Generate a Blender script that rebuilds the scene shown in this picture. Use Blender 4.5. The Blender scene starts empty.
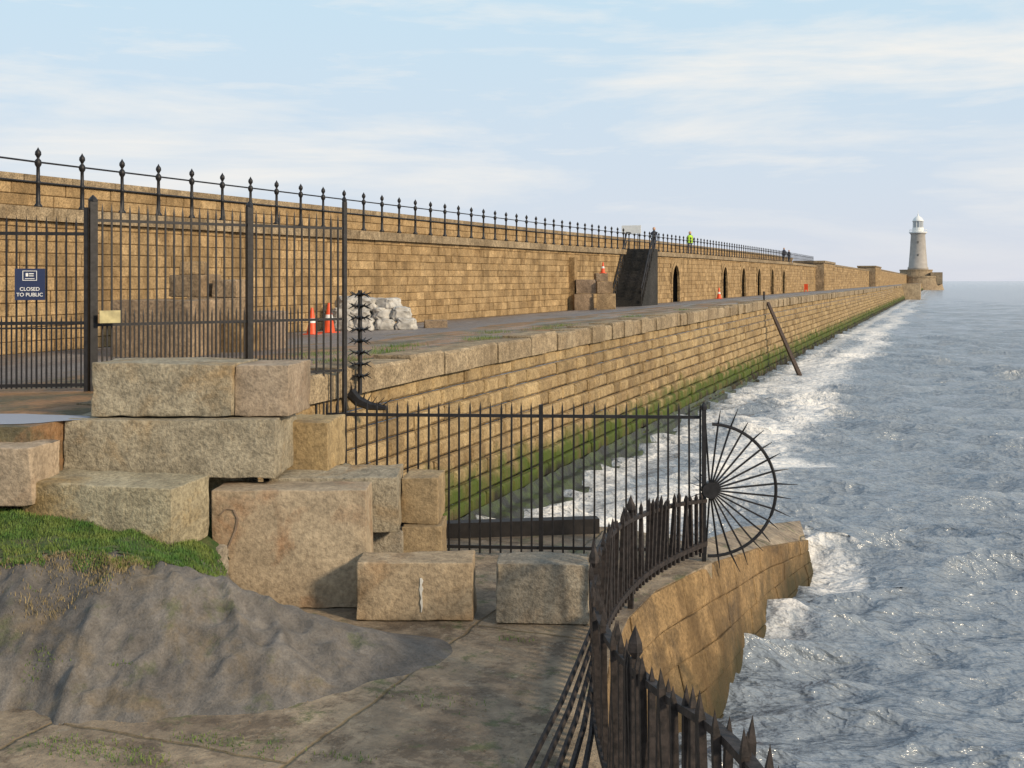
import bpy, bmesh, math, random
import numpy as np
from mathutils import Vector, Matrix, noise
random.seed(7); np.random.seed(7)
COL = bpy.context.scene.collection
YAW = math.atan(428/1100.0); S_, C_ = math.sin(YAW), math.cos(YAW)
CAMZ = 1.5; F = 1100.0
def CW(c, d, z=0.0): return Vector((-S_*d + C_*c, C_*d + S_*c, z))
def PD(u, v, d): return CW((u-512)/F*d, d, CAMZ-(v-281)/F*d)
def PU(u, d, z): return CW((u-512)/F*d, d, z)
def PZ(u, v, z): return PU(u, (CAMZ-z)*F/(v-281), z)

# ---------------------------------------------------------------- materials
def N(nt, typ, ins=None, **props):
    n = nt.nodes.new(typ)
    for k, v in props.items(): setattr(n, k, v)
    for k, v in (ins or {}).items():
        if isinstance(v, bpy.types.NodeSocket): nt.links.new(v, n.inputs[k])
        else: n.inputs[k].default_value = v
    return n
def MIX(nt, f, a, b, blend='MIX'):
    n = nt.nodes.new('ShaderNodeMix'); n.data_type = 'RGBA'; n.blend_type = blend
    for i, v in ((0, f), (6, a), (7, b)):
        if isinstance(v, bpy.types.NodeSocket): nt.links.new(v, n.inputs[i])
        elif i == 0: n.inputs[i].default_value = v
        else: n.inputs[i].default_value = (*v, 1) if len(v) == 3 else v
    return n.outputs[2]
def MR(nt, v, a, b, c=0., d=1.):
    return N(nt, 'ShaderNodeMapRange', {0: v, 1: a, 2: b, 3: c, 4: d}).outputs[0]
def M2(nt, op, a, b=0.):
    return N(nt, 'ShaderNodeMath', {0: a, 1: b}, operation=op).outputs[0]
def NOI(nt, vec, s, det=5, rough=.55, dist=0):
    return N(nt, 'ShaderNodeTexNoise', {'Vector': vec, 'Scale': s, 'Detail': det, 'Roughness': rough, 'Distortion': dist}).outputs[0]
def newmat(name):
    m = bpy.data.materials.new(name); m.use_nodes = True
    nt = m.node_tree; bs = nt.nodes['Principled BSDF']
    pos = N(nt, 'ShaderNodeNewGeometry').outputs['Position']
    return m, nt, bs, pos
def bump(nt, bs, h, strength=.5, dist=.02):
    b = N(nt, 'ShaderNodeBump', {'Height': h, 'Strength': strength, 'Distance': dist})
    nt.links.new(b.outputs[0], bs.inputs['Normal'])
def stone(name, a, b, c=None, s=3., bs_=1., algae=None, tint=False, speck=.35, rough=.85, objrand=False, stain=.55, green=(.055, .085, .015), cth=(.52, .68), tv=.8):
    m, nt, bs, pos = newmat(name)
    n1 = NOI(nt, pos, s*.35, 4); n2 = NOI(nt, pos, s*3, 8, .65); n3 = NOI(nt, pos, s*14, 4, .7)
    col = MIX(nt, MR(nt, n1, .35, .65), a, b)
    if c: col = MIX(nt, MR(nt, NOI(nt, pos, s*.8, 6, .6, .5), *cth), col, c)
    if tint:
        t = N(nt, 'ShaderNodeAttribute', attribute_name='tint').outputs['Fac']
        col = MIX(nt, MR(nt, t, 0, 1, .0, tv), col, MIX(nt, MR(nt, M2(nt, 'FRACT', M2(nt, 'MULTIPLY', t, 7.3)), 0, 1), tuple(x*.5 for x in a), tuple(min(1, x*1.35) for x in b)))
    if objrand:
        r = N(nt, 'ShaderNodeObjectInfo').outputs['Random']
        hs = N(nt, 'ShaderNodeHueSaturation', {'Hue': MR(nt, r, 0, 1, .494, .506), 'Saturation': MR(nt, r, 0, 1, .85, 1.2), 'Value': MR(nt, M2(nt, 'FRACT', M2(nt, 'MULTIPLY', r, 9.1)), 0, 1, .85, 1.1), 'Color': col})
        col = hs.outputs[0]
    col = MIX(nt, 1., col, MIX(nt, MR(nt, n2, .3, .7), (1-speck,)*3, (1+speck*.6,)*3), 'MULTIPLY')
    col = MIX(nt, 1., col, MIX(nt, MR(nt, n3, .35, .6), (1-speck*1.2,)*3, (1.1,)*3), 'MULTIPLY')
    sep = N(nt, 'ShaderNodeSeparateXYZ', {0: pos})
    if algae:
        zz = M2(nt, 'ADD', sep.outputs[2], MR(nt, NOI(nt, pos, 1.2, 5), .3, .7, -.3, .3))
        col = MIX(nt, MR(nt, zz, algae[0], algae[1], 1, 0), col, green)
        col = MIX(nt, MR(nt, zz, algae[0]-.6, algae[0]-.25, 1, 0), col, (.022, .021, .014))
    st = N(nt, 'ShaderNodeMapping', {'Vector': pos, 'Scale': (1.1, 1.1, .22)}).outputs[0]
    col = MIX(nt, MR(nt, NOI(nt, st, 1.3, 6, .65), .50, .70, 0, stain), col, tuple(x*.42 for x in a))
    nt.links.new(col, bs.inputs['Base Color']); bs.inputs['Roughness'].default_value = rough
    bs.inputs['Specular IOR Level'].default_value = .25
    bump(nt, bs, M2(nt, 'ADD', M2(nt, 'MULTIPLY', n2, 1.), M2(nt, 'MULTIPLY', n3, .5)), .8*bs_, .03)
    return m
def plain(name, col, rough=.6, metal=0., var=.25, s=8., bmp=.2):
    m, nt, bs, pos = newmat(name)
    n = NOI(nt, pos, s, 5)
    c = MIX(nt, MR(nt, n, .3, .7), tuple(x*(1-var) for x in col), tuple(min(1, x*(1+var)) for x in col))
    nt.links.new(c, bs.inputs['Base Color']); bs.inputs['Roughness'].default_value = rough
    bs.inputs['Metallic'].default_value = metal; bump(nt, bs, n, bmp, .01)
    return m
M = {}
M['wall_up'] = stone('warm_sandstone', (.36, .235, .11), (.46, .32, .165), (.26, .165, .075), s=1.6, tint=True, tv=.7, stain=.75)
M['wall_out'] = stone('sea_wall_stone', (.345, .235, .115), (.44, .32, .165), (.24, .155, .07), s=1.6, tint=True, algae=(-2.5, -2.0), green=(.065, .09, .014), tv=.65, stain=.85, bs_=1.4)
M['coping'] = stone('coping_stone', (.32, .235, .14), (.42, .325, .205), (.22, .155, .085), s=1.8, tint=True, bs_=1.3, speck=.45, stain=.75)
M['quay'] = stone('quay_stone', (.235, .145, .065), (.33, .215, .10), (.12, .085, .05), s=1.6, tint=True, algae=(-3.3, -2.6), stain=1., green=(.05, .042, .02), tv=.3, bs_=1.5)
M['block'] = stone('granite_block', (.315, .27, .195), (.44, .385, .285), (.36, .26, .15), s=1.7, speck=.34, bs_=1.5, objrand=True, stain=.45, cth=(.52, .7))
M['block_rust'] = stone('stained_block', (.33, .25, .165), (.42, .335, .23), (.34, .20, .11), s=1.5, speck=.26, bs_=.9, stain=.75)
M['block_warm'] = stone('warm_block', (.30, .215, .14), (.38, .28, .185), (.20, .14, .09), s=1.5, speck=.35, bs_=1.2, stain=.7, objrand=True)
M['block_tan'] = stone('tan_block', (.34, .255, .16), (.42, .325, .21), (.30, .2, .11), s=1.5, speck=.28, bs_=1., stain=.5, objrand=True)
M['far'] = stone('far_stone', (.34, .25, .16), (.4, .31, .2), None, s=.3, bs_=.3)
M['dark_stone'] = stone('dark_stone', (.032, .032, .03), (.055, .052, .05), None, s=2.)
M['recess'] = plain('recess_shade', (.02, .017, .014), .9)  # near-black colour stands in for shade inside the deep doorways
M['tower_window'] = plain('tower_window', (.12, .11, .10), .6)
M['iron'] = plain('black_iron', (.016, .015, .016), .5, .3, .5, 14)
M['rust'] = plain('rusted_iron', (.028, .021, .018), .7, .2, .8, 20, .5)
M['orange'] = plain('cone_orange', (.75, .085, .02), .5, var=.1)
M['white'] = plain('white_paint', (.75, .75, .72), .6, var=.08)
M['chalk'] = plain('pale_daub', (.55, .53, .48), .9, var=.2)
M['scrawl'] = plain('faint_scrawl', (.21, .15, .105), .9, var=.3)
M['bag'] = plain('woven_bag', (.40, .38, .345), .8, var=.4, s=6, bmp=.9)
M['navy'] = plain('sign_navy', (.015, .025, .075), .4, var=.05)
M['yellow'] = plain('tag_yellow', (.42, .36, .18), .6, var=.3)
M['timber'] = plain('wet_timber', (.022, .018, .016), .75, var=.4)
M['brown_timber'] = plain('brown_timber', (.075, .05, .035), .8, var=.4)
M['hivis'] = plain('hivis_yellow', (.5, .8, .05), .6, var=.05)
M['cloth'] = plain('dark_cloth', (.03, .035, .06), .9)
M['skin'] = plain('skin', (.5, .3, .2), .6)
M['tower'] = plain('tower_stone', (.36, .33, .295), .8, var=.14, s=.4)
M['glass'] = plain('lantern_glass', (.3, .32, .34), .15)
m, nt, bs, pos = newmat('grass'); M['grass'] = m
nt.links.new(MIX(nt, MR(nt, NOI(nt, pos, 2.5, 6), .35, .65), (.06, .14, .02), (.16, .20, .04)), bs.inputs['Base Color']); bs.inputs['Roughness'].default_value = .8
m, nt, bs, pos = newmat('turf'); M['turf'] = m
c_ = MIX(nt, MR(nt, NOI(nt, pos, 5, 7, .7), .4, .58), (.045, .10, .015), (.10, .12, .035))
nt.links.new(MIX(nt, MR(nt, NOI(nt, pos, 2.2, 6, .7), .58, .68), c_, (.12, .095, .06)), bs.inputs['Base Color']); bs.inputs['Roughness'].default_value = .9
bump(nt, bs, NOI(nt, pos, 25, 6, .7), 1., .05)
M['dry'] = plain('dry_grass', (.26, .20, .10), .9, var=.4)
# mud
m, nt, bs, pos = newmat('mud'); M['mud'] = m
n1 = NOI(nt, pos, 1.1, 5, .6); n2 = NOI(nt, pos, 6, 8, .66); n3 = NOI(nt, pos, 45, 5, .75)
col = MIX(nt, MR(nt, n1, .38, .62), (.118, .104, .090), (.185, .165, .142))
col = MIX(nt, MR(nt, NOI(nt, pos, 1.5, 6, .65, .4), .54, .66, 0, .7), col, (.18, .135, .08))
col = MIX(nt, MR(nt, NOI(nt, pos, 2.1, 7, .7, .2), .57, .66, 0, .6), col, (.08, .095, .035))
col = MIX(nt, 1., col, MIX(nt, MR(nt, n2, .35, .65), (.68,)*3, (1.18,)*3), 'MULTIPLY')
col = MIX(nt, 1., col, MIX(nt, MR(nt, n3, .38, .6), (.78,)*3, (1.1,)*3), 'MULTIPLY')
nt.links.new(col, bs.inputs['Base Color']); bs.inputs['Roughness'].default_value = .9
bump(nt, bs, M2(nt, 'ADD', n2, M2(nt, 'MULTIPLY', n3, .25)), .9, .05)
# low paving
m, nt, bs, pos = newmat('worn_paving'); M['paving'] = m
n1 = NOI(nt, pos, .7, 6, .6, .6); n2 = NOI(nt, pos, 5, 8, .7); n3 = NOI(nt, pos, 30, 5, .7)
br = N(nt, 'ShaderNodeTexBrick', {'Vector': N(nt, 'ShaderNodeMapping', {'Vector': MIX(nt, .12, pos, N(nt, 'ShaderNodeTexNoise', {'Vector': pos, 'Scale': 2.5, 'Detail': 5}).outputs[1]), 'Rotation': (0, 0, math.pi/2)}).outputs[0], 'Scale': 1., 'Brick Width': 5.9, 'Row Height': 1.85, 'Mortar Size': .025, 'Mortar Smooth': 1., 'Color1': (1, 1, 1, 1), 'Color2': (.88, .88, .88, 1), 'Mortar': (.66, .62, .45, 1)})
col = MIX(nt, MR(nt, n1, .35, .62), (.25, .185, .12), (.45, .35, .235))
col = MIX(nt, MR(nt, NOI(nt, pos, 1.6, 8, .8, .3), .50, .58, 0, .8), col, (.15, .105, .065))
col = MIX(nt, MR(nt, NOI(nt, pos, 2.3, 7, .75), .56, .63, 0, .75), col, (.115, .135, .045))
col = MIX(nt, MR(nt, NOI(nt, pos, 6, 8, .8), .58, .66, 0, .7), col, (.50, .42, .31))
col = MIX(nt, 1., col, br.outputs[0], 'MULTIPLY')
col = MIX(nt, 1., col, MIX(nt, MR(nt, n2, .3, .7), (.5,)*3, (1.3,)*3), 'MULTIPLY')
nt.links.new(col, bs.inputs['Base Color']); nt.links.new(MR(nt, n1, .3, .6, .6, .9), bs.inputs['Roughness'])
bump(nt, bs, M2(nt, 'ADD', M2(nt, 'ADD', n2, M2(nt, 'MULTIPLY', n3, .5)), M2(nt, 'MULTIPLY', br.outputs[1], -.6)), 1., .05)
# deck
m, nt, bs, pos = newmat('pier_road'); M['deck'] = m
sep = N(nt, 'ShaderNodeSeparateXYZ', {0: pos})
n1 = NOI(nt, N(nt, 'ShaderNodeMapping', {'Vector': pos, 'Scale': (1, .25, 1)}).outputs[0], .9, 7, .65, .3); n2 = NOI(nt, pos, 9, 7, .75)
col = MIX(nt, MR(nt, n1, .4, .6), (.13, .11, .10), (.26, .225, .20))
edge = MR(nt, M2(nt, 'ADD', sep.outputs[0], MR(nt, n1, .3, .7, -1.4, 1.4)), -13.2, -12.6)
edge = M2(nt, 'MULTIPLY', edge, MR(nt, sep.outputs[1], 60, 130, 1, .35))
col = MIX(nt, edge, col, MIX(nt, MR(nt, NOI(nt, pos, .9, 8, .72), .44, .56), (.30, .165, .075), (.12, .10, .05)))
col = MIX(nt, 1., col, MIX(nt, MR(nt, n2, .3, .7), (.5,)*3, (1.35,)*3), 'MULTIPLY')
nt.links.new(col, bs.inputs['Base Color']); nt.links.new(MR(nt, n1, .42, .58, .35, .9), bs.inputs['Roughness'])
bump(nt, bs, n2, .9, .05)
m, nt, bs, pos = newmat('puddle_water'); M['puddle'] = m
bs.inputs['Base Color'].default_value = (.30, .335, .40, 1); bs.inputs['Roughness'].default_value = .35; bs.inputs['IOR'].default_value = 1.6  # pale bluish base colour paints in the reflected sky
m, nt, bs, pos = newmat('algae'); M['algae'] = m
nt.links.new(MIX(nt, MR(nt, NOI(nt, pos, 2, 7, .7), .42, .62), (.02, .02, .013), (.06, .085, .015)), bs.inputs['Base Color'])
bs.inputs['Roughness'].default_value = .5; bump(nt, bs, NOI(nt, pos, 6, 8, .7), 1, .1)
# sea
m, nt, bs, pos = newmat('sea_water'); M['sea'] = m
foam = N(nt, 'ShaderNodeAttribute', attribute_name='foam').outputs['Fac']
fn = NOI(nt, N(nt, 'ShaderNodeMapping', {'Vector': pos, 'Scale': (1, .7, 1)}).outputs[0], 2.2, 11, .82, .1)
mask = MR(nt, M2(nt, 'ADD', fn, M2(nt, 'MULTIPLY', foam, .34)), .62, .88, 0, .9)
nt.links.new(MIX(nt, mask, (.235, .265, .295), (.82, .79, .74)), bs.inputs['Base Color'])
nt.links.new(MR(nt, mask, 0, 1, .14, .8), bs.inputs['Roughness'])
bs.inputs['IOR'].default_value = 1.5
mpw = N(nt, 'ShaderNodeMapping', {'Vector': pos, 'Rotation': (0, 0, -.37), 'Scale': (.7, 1.7, 1)}).outputs[0]
w1 = NOI(nt, mpw, 6.5, 4, .5); w2 = NOI(nt, mpw, 2.2, 4, .5)
sh = M2(nt, 'SUBTRACT', 1., M2(nt, 'MULTIPLY', M2(nt, 'ABSOLUTE', M2(nt, 'SUBTRACT', w2, .5)), 4.))
bump(nt, bs, M2(nt, 'ADD', w1, sh), .9, .09)

# ---------------------------------------------------------------- mesh helpers
def props(o, label=None, cat=None, group=None, kind=None):
    for k, v in (('label', label), ('category', cat), ('group', group), ('kind', kind)):
        if v: o[k] = v
    return o
def root(name, loc, label, cat, group=None):
    o = bpy.data.objects.new(name, None); COL.objects.link(o); o.location = loc; o.empty_display_size = .1
    return props(o, label, cat, group)
class MB:
    def __init__(s): s.v = []; s.f = []; s.t = []; s.anyt = False
    def add(s, vs, fs, tint=.3):
        b = len(s.v); s.v += [tuple(v) for v in vs]; s.t += [tint]*len(vs)
        s.f += [tuple(b+i for i in f) for f in fs]
    def box(s, p, size, rot=0., tint=.3, tilt=None):
        w, d, h = size[0]/2, size[1]/2, size[2]
        R = Matrix.Rotation(rot, 3, 'Z')
        if tilt is not None: R = R @ tilt
        vs = [Vector(p) + R @ Vector(q) for q in ((-w,-d,0),(w,-d,0),(w,d,0),(-w,d,0),(-w,-d,h),(w,-d,h),(w,d,h),(-w,d,h))]
        s.add(vs, ((3,2,1,0),(4,5,6,7),(0,1,5,4),(1,2,6,5),(2,3,7,6),(3,0,4,7)), tint)
    def tube(s, pts, r, seg=6, cap=True):
        pts = [Vector(p) for p in pts]; n = len(pts); vs = []; fs = []
        rs = r if isinstance(r, (list, tuple)) else [r]*n
        for i, p in enumerate(pts):
            t = (pts[min(i+1, n-1)]-pts[max(i-1, 0)]).normalized()
            up = Vector((0, 0, 1)) if abs(t.z) < .9 else Vector((1, 0, 0))
            a = t.cross(up).normalized(); b = t.cross(a)
            for k in range(seg):
                q = 2*math.pi*(k+.5)/seg; vs.append(p + (a*math.cos(q)+b*math.sin(q))*rs[i])
        for i in range(n-1):
            for k in range(seg):
                k2 = (k+1) % seg; fs.append((i*seg+k, i*seg+k2, (i+1)*seg+k2, (i+1)*seg+k))
        if cap: fs.append(tuple(range(seg-1, -1, -1))); fs.append(tuple((n-1)*seg+k for k in range(seg)))
        s.add(vs, fs)
    def lathe(s, prof, p, seg=12, tint=.3):
        vs = []; fs = []; n = len(prof)
        for r, z in prof:
            for k in range(seg):
                q = 2*math.pi*k/seg; vs.append((p[0]+r*math.cos(q), p[1]+r*math.sin(q), p[2]+z))
        for i in range(n-1):
            for k in range(seg):
                k2 = (k+1) % seg; fs.append((i*seg+k, i*seg+k2, (i+1)*seg+k2, (i+1)*seg+k))
        fs.append(tuple(range(seg-1, -1, -1))); fs.append(tuple((n-1)*seg+k for k in range(seg)))
        s.add(vs, fs, tint)
    def prism(s, poly, z0, z1):
        n = len(poly)
        vs = [(p[0], p[1], z0) for p in poly]+[(p[0], p[1], z1 if len(p) < 3 else p[2]) for p in poly]
        fs = [tuple(range(n-1, -1, -1)), tuple(range(n, 2*n))]+[(i, (i+1) % n, n+(i+1) % n, n+i) for i in range(n)]
        s.add(vs, fs)
    def build(s, name, mat, parent=None, smooth=False, origin=None, recalc=True):
        V = np.array(s.v); o0 = np.array([(V[:,0].min()+V[:,0].max())/2, (V[:,1].min()+V[:,1].max())/2, V[:,2].min()]) if origin is None else np.array(origin)
        me = bpy.data.meshes.new(name); me.from_pydata((V-o0).tolist(), [], s.f)
        at = me.attributes.new('tint', 'FLOAT', 'POINT'); at.data.foreach_set('value', np.array(s.t, dtype=np.float32))
        if recalc:
            bm = bmesh.new(); bm.from_mesh(me); bmesh.ops.recalc_face_normals(bm, faces=bm.faces); bm.to_mesh(me); bm.free()
        if smooth: me.polygons.foreach_set('use_smooth', [True]*len(me.polygons))
        me.materials.append(mat)
        o = bpy.data.objects.new(name, me); COL.objects.link(o)
        if parent:
            w = parent.location.copy(); q = parent.parent
            while q: w += q.location; q = q.parent
            o.parent = parent; o.location = Vector(o0)-w
        else: o.location = o0
        return o
def inst(src, name, loc, parent=None, scale=None, rotz=None):
    o = src.copy(); o.name = name; COL.objects.link(o); o.location = loc
    if parent: o.parent = parent
    if scale: o.scale = scale
    if rotz is not None: o.rotation_euler = (0, 0, rotz)
    return o

def lerp_list(xs, ys, x): return float(np.interp(x, xs, ys))
def r_top(y): return lerp_list([18, 31, 40, 53, 86, 145, 300, 650], [0, .1, .18, .27, .58, .9, 1.15, 1.2], y)
def r_edge(y): return lerp_list([14, 20, 36, 63, 250, 650], [0, .1, .24, .40, .4, .3], y)
def warp(x, y, z):
    if x <= -17.: return Vector((x, y, z + r_top(y)*max(0, min(1, z/3.04)) if z >= 0 else z))
    if z > -3.3 and z <= 0.2:
        k = max(0, min(1, (x+17.3)/8.)); return Vector((x, y, z + r_edge(y)*k*min(1, (z+3.3)/3.3)))
    return Vector((x, y, z))
def bwall(mb, y0, y1, rows, f, lenfn, skip=None, ch=.018, pr=.03, g=.008):
    for ri, (z0, z1, n0) in enumerate(rows):
        y = y0 + random.uniform(0, .3)*(ri % 2)
        while y < y1-.05:
            L = lenfn(y)*random.uniform(.7, 1.35); ye = min(y+L, y1)
            if skip and skip(y, ye, z0, z1): y = ye; continue
            a, b, c, d = y+g, ye-g, z0+g, z1-g; n = n0+random.uniform(0, pr)
            vs = [f(a,c,n0-.12), f(b,c,n0-.12), f(b,d,n0-.12), f(a,d,n0-.12), f(a,c,n-ch), f(b,c,n-ch), f(b,d,n-ch), f(a,d,n-ch),
                  f(a+ch,c+ch,n), f(b-ch,c+ch,n), f(b-ch,d-ch,n), f(a+ch,d-ch,n)]
            mb.add(vs, ((0,1,5,4),(1,2,6,5),(2,3,7,6),(3,0,4,7),(4,5,9,8),(5,6,10,9),(6,7,11,10),(7,4,8,11),(8,9,10,11)), random.random())
            y = ye
def LEN(base): return lambda y: base*(1 if y < 110 else 2 if y < 260 else 5)

# ---------------------------------------------------------------- pier outer wall
g0 = root('sea_wall', (-9, 10.5, 0), 'long stepped sandstone outer wall of the pier dropping to the sea with green algae foot', 'wall')
rows = []; z = -.40; k = 0
while z > -3.9:
    rows.append((z-.29, z, -9.12+.085*k)); z -= .29; k += 1
mb = MB(); bwall(mb, 10.5, 632, rows, lambda u, z, n: warp(n, u, z), LEN(.7), ch=.045, pr=.07, g=.010)
for (z0, z1, n) in rows:
    ys = list(range(10, 120, 6))+list(range(120, 633, 32))+[632]
    for a, b in zip(ys[:-1], ys[1:]):
        mb.add([warp(n-.06, a, z0), warp(n-.06, b, z0), warp(n-.06, b, z1+.0), warp(n-.06, a, z1)], ((0,1,2,3),), 0.)
mb.build('masonry', M['wall_out'], g0, recalc=False)
mb = MB()
y = 10.5
while y < 632:
    L = (1.25 if y < 110 else 4 if y < 260 else 12)*random.uniform(.65, 1.25); b = min(y+L-.02, 632)
    dx = random.uniform(-.07, .05); dz = random.uniform(-.03, .035); dz2 = dz+random.uniform(-.015, .015)
    x0, x1 = -9.75, -8.98+dx
    P = [warp(x0, y, -.39), warp(x1, y, -.39), warp(x1, b, -.39), warp(x0, b, -.39)]
    T = [P[0]+Vector((0, 0, .44+dz)), P[1]+Vector((-.045, .03, .45+dz)), P[2]+Vector((-.045, -.03, .45+dz2)), P[3]+Vector((0, 0, .44+dz2))]
    E = [P[1]+Vector((0, 0, .40+dz)), P[2]+Vector((0, 0, .40+dz2))]
    mb.add(P+T+E, ((0,1,8,4),(0,1,2,3),(1,2,9,8),(8,9,6,5),(4,5,6,7),(3,2,9,6),(3,6,7),(4,8,5)), random.random()*.9); y += L
mb.build('coping', M['coping'], g0)
# ---------------------------------------------------------------- deck and approach road
mb = MB(); xs = [-17.7, -16, -14, -12.5, -11, -9.7]; ys = [13+i*2 for i in range(40)]+[93+i*15 for i in range(37)]
vs = [warp(x if x > -17 else -17, y, 0)+Vector((x-(x if x > -17 else -17), 0, 0)) for y in ys for x in xs]
fs = [(j*6+i, j*6+i+1, (j+1)*6+i+1, (j+1)*6+i) for j in range(len(ys)-1) for i in range(5)]
mb.add(vs, fs); props(mb.build('pier_deck', M['deck']), kind='structure')
mb = MB(); mb.prism([(-31.9, -.7), tuple(CW(-4.95, 11.3))[:2], (-9.4, 12.9), (-9.6, 13), (-60, 13), (-60, -10)], -2.2, 0.)
props(mb.build('approach_road', M['deck']), kind='structure')
mb = MB()
pl = []
for k in range(28):
    q = 2*math.pi*k/28; rr_ = 1+.28*noise.noise(Vector((math.cos(q)*1.6, math.sin(q)*1.6, 3)))
    pl.append(CW(-5.75+1.15*math.cos(q)*rr_, 11.95+.42*math.sin(q)*rr_, .006))
mb.add(pl, (tuple(range(28)),))
props(mb.build('puddle', M['puddle']), kind='structure')
# ---------------------------------------------------------------- promenade wall
doors = [77.5, 96.8, 106.5, 116.2, 126, 135.7]
DW, DH = 1.35, 2.5
pw = root('promenade_wall', (-17.6, 8, 0), 'tall coursed sandstone wall with arched doorways carrying the iron railing', 'wall')
def skip(a, b, z0, z1): return any(b > d-DW and a < d+DW for d in doors) and z0 < DH-.02
rows = []; z = 0.; i = 0
while z < 2.72:
    h = (.25, .29, .23, .27)[i % 4]; h = min(h, 2.76-z); rows.append((z, z+h, -17.6)); z += h; i += 1
mb = MB()
bwall(mb, 8, 172, rows, lambda u, z, n: warp(n, u, z), LEN(.52), skip=skip, pr=.035, g=.005)
seg = [8]+[q for d in doors for q in (d-DW, d+DW)]+[172]
for i in range(0, len(seg), 2):
    a = seg[i]
    while a < seg[i+1]-.01:
        b = min(a+8, seg[i+1]); mb.add([warp(-17.625, a, 0), warp(-17.625, b, 0), warp(-17.625, b, 2.76), warp(-17.625, a, 2.76)], ((0,1,2,3),), 0.); a = b
for d in doors: mb.add([warp(-17.59, d-DW-.5, DH), warp(-17.59, d+DW+.5, DH), warp(-17.59, d+DW+.5, 2.76), warp(-17.59, d-DW-.5, 2.76)], ((0,1,2,3),), .3)
mb.build('masonry', M['wall_up'], pw, recalc=False)
mb = MB(); y = 8
while y < 172:
    L = (1.3 if y < 110 else 4)*random.uniform(.85, 1.15); b = min(y+L-.01, 172); dx = random.uniform(0, .02)
    P = [warp(-21, y, 2.76), warp(-17.46+dx, y, 2.76), warp(-17.46+dx, b, 2.76), warp(-21, b, 2.76)]; T = [p+Vector((0, 0, .28)) for p in P]
    mb.add(P+T, ((0,1,5,4),(1,2,6,5),(2,3,7,6),(4,5,6,7),(3,2,1,0)), random.random()*.7); y += L
mb.build('coping', M['coping'], pw)
for d in doors:
    mb = MB(); r0 = DW-.25; zc = DH-DW
    def q(y, z, n): return warp(-17.6+n, d+y, z)
    K = 14
    for k in range(K):
        a0, a1 = math.pi*k/K, math.pi*(k+1)/K
        i0, i1 = (r0*math.cos(a0), zc+r0*math.sin(a0)), (r0*math.cos(a1), zc+r0*math.sin(a1))
        o0, o1 = (1.16*DW*math.cos(a0), zc+(DW)*math.sin(a0)*.98), (1.16*DW*math.cos(a1), zc+(DW)*math.sin(a1)*.98)
        mb.add([q(*i0,.05), q(*i1,.05), q(*o1,.05), q(*o0,.05), q(*i0,-.12), q(*i1,-.12)], ((0,1,2,3),(0,4,5,1)), random.random())
        mb.add([q(*o0,.02), q(*o1,.02), q(o1[0], DH+.02,.02), q(o0[0], DH+.02,.02)], ((0,1,2,3),), .3)
    for sx in (-1, 1):
        for j in range(5):
            z0, z1 = zc*j/5+.01, zc*(j+1)/5-.01; e = DW+.08+.12*(j % 2)
            a, b = sorted((sx*r0, sx*e))
            mb.add([q(a,z0,.05), q(b,z0,.05), q(b,z1,.05), q(a,z1,.05), q(a,z0,-.12), q(b,z0,-.12), q(b,z1,-.12), q(a,z1,-.12)], ((0,1,2,3),(0,3,7,4),(1,5,6,2),(3,2,6,7),(0,4,5,1)), random.random())
    dw = mb.build('doorway', M['wall_up'], pw)
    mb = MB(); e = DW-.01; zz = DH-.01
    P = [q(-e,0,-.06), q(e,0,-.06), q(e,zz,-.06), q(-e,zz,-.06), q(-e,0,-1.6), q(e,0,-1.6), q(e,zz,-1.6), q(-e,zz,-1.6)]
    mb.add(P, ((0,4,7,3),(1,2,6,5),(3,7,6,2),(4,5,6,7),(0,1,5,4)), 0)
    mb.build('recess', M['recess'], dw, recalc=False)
mb = MB(); mb.box((-17.46, 53.4, 0), (.36, .5, 2.7)); mb.build('buttress', M['wall_up'], pw)
# parapet behind
mb = MB(); rows = [(3.04+.29*i, 3.04+.29*(i+1), -21.) for i in range(3)]
bwall(mb, 8, 172, rows, lambda u, z, n: Vector((n, u, z+r_top(u))), LEN(.8), pr=.03)
for a in range(8, 172, 4): mb.add([(-21.04, a, 3.0+r_top(a)), (-21.04, a+4, 3.0+r_top(a+4)), (-21.04, a+4, 3.95+r_top(a+4)), (-21.04, a, 3.95+r_top(a))], ((0,1,2,3),), 0.)
pp = props(mb.build('parapet_wall', M['wall_up'], recalc=False), 'low sandstone parapet running along the far side of the raised promenade', 'wall')
mb = MB()
for a in np.arange(8, 172, 1.6):
    b = a+1.58
    P = [Vector((x, y, 3.91+r_top(y))) for x, y in ((-21.7, a), (-20.92, a), (-20.92, b), (-21.7, b))]; T = [p+Vector((0, 0, .2)) for p in P]
    mb.add(P+T, ((0,1,5,4),(1,2,6,5),(2,3,7,6),(3,0,4,7),(4,5,6,7)), random.random()*.8)
mb.build('coping', M['coping'], pp)
def bastion(label, y0, y1, zt, x=-17.2):
    mb = MB(); rows = [(.45*i, .45*(i+1), x) for i in range(int(zt/.45))]
    bwall(mb, y0, y1, rows, lambda u, z, n: Vector((n, u, z)), lambda y: 3., pr=.04)
    rt = root('bastion', (x-2, (y0+y1)/2, 0), label, 'wall')
    mb.build('masonry', M['wall_up'], rt, recalc=False)
    mb = MB(); mb.prism([(x-.06, y0), (x-.06, y1), (x-4.5, y1), (x-4.5, y0)], -.1, zt-.05); mb.build('core', M['far'], rt)
    mb = MB(); mb.prism([(x+.12, y0-.2), (x+.12, y1), (x-4.6, y1), (x-4.6, y0-.2)], zt-.049, zt+.28); mb.build('coping', M['coping'], rt)
bastion('solid stone block of the pier wall where the iron railing ends', 172, 190, 4.3, -16.3)
bastion('long plain stone stretch of the pier wall beyond the end of the iron railing', 190.3, 300, 4.1, -17.2)
bastion('projecting stone block two thirds along the far pier wall', 300.4, 330, 5.2, -15.6)
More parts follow.
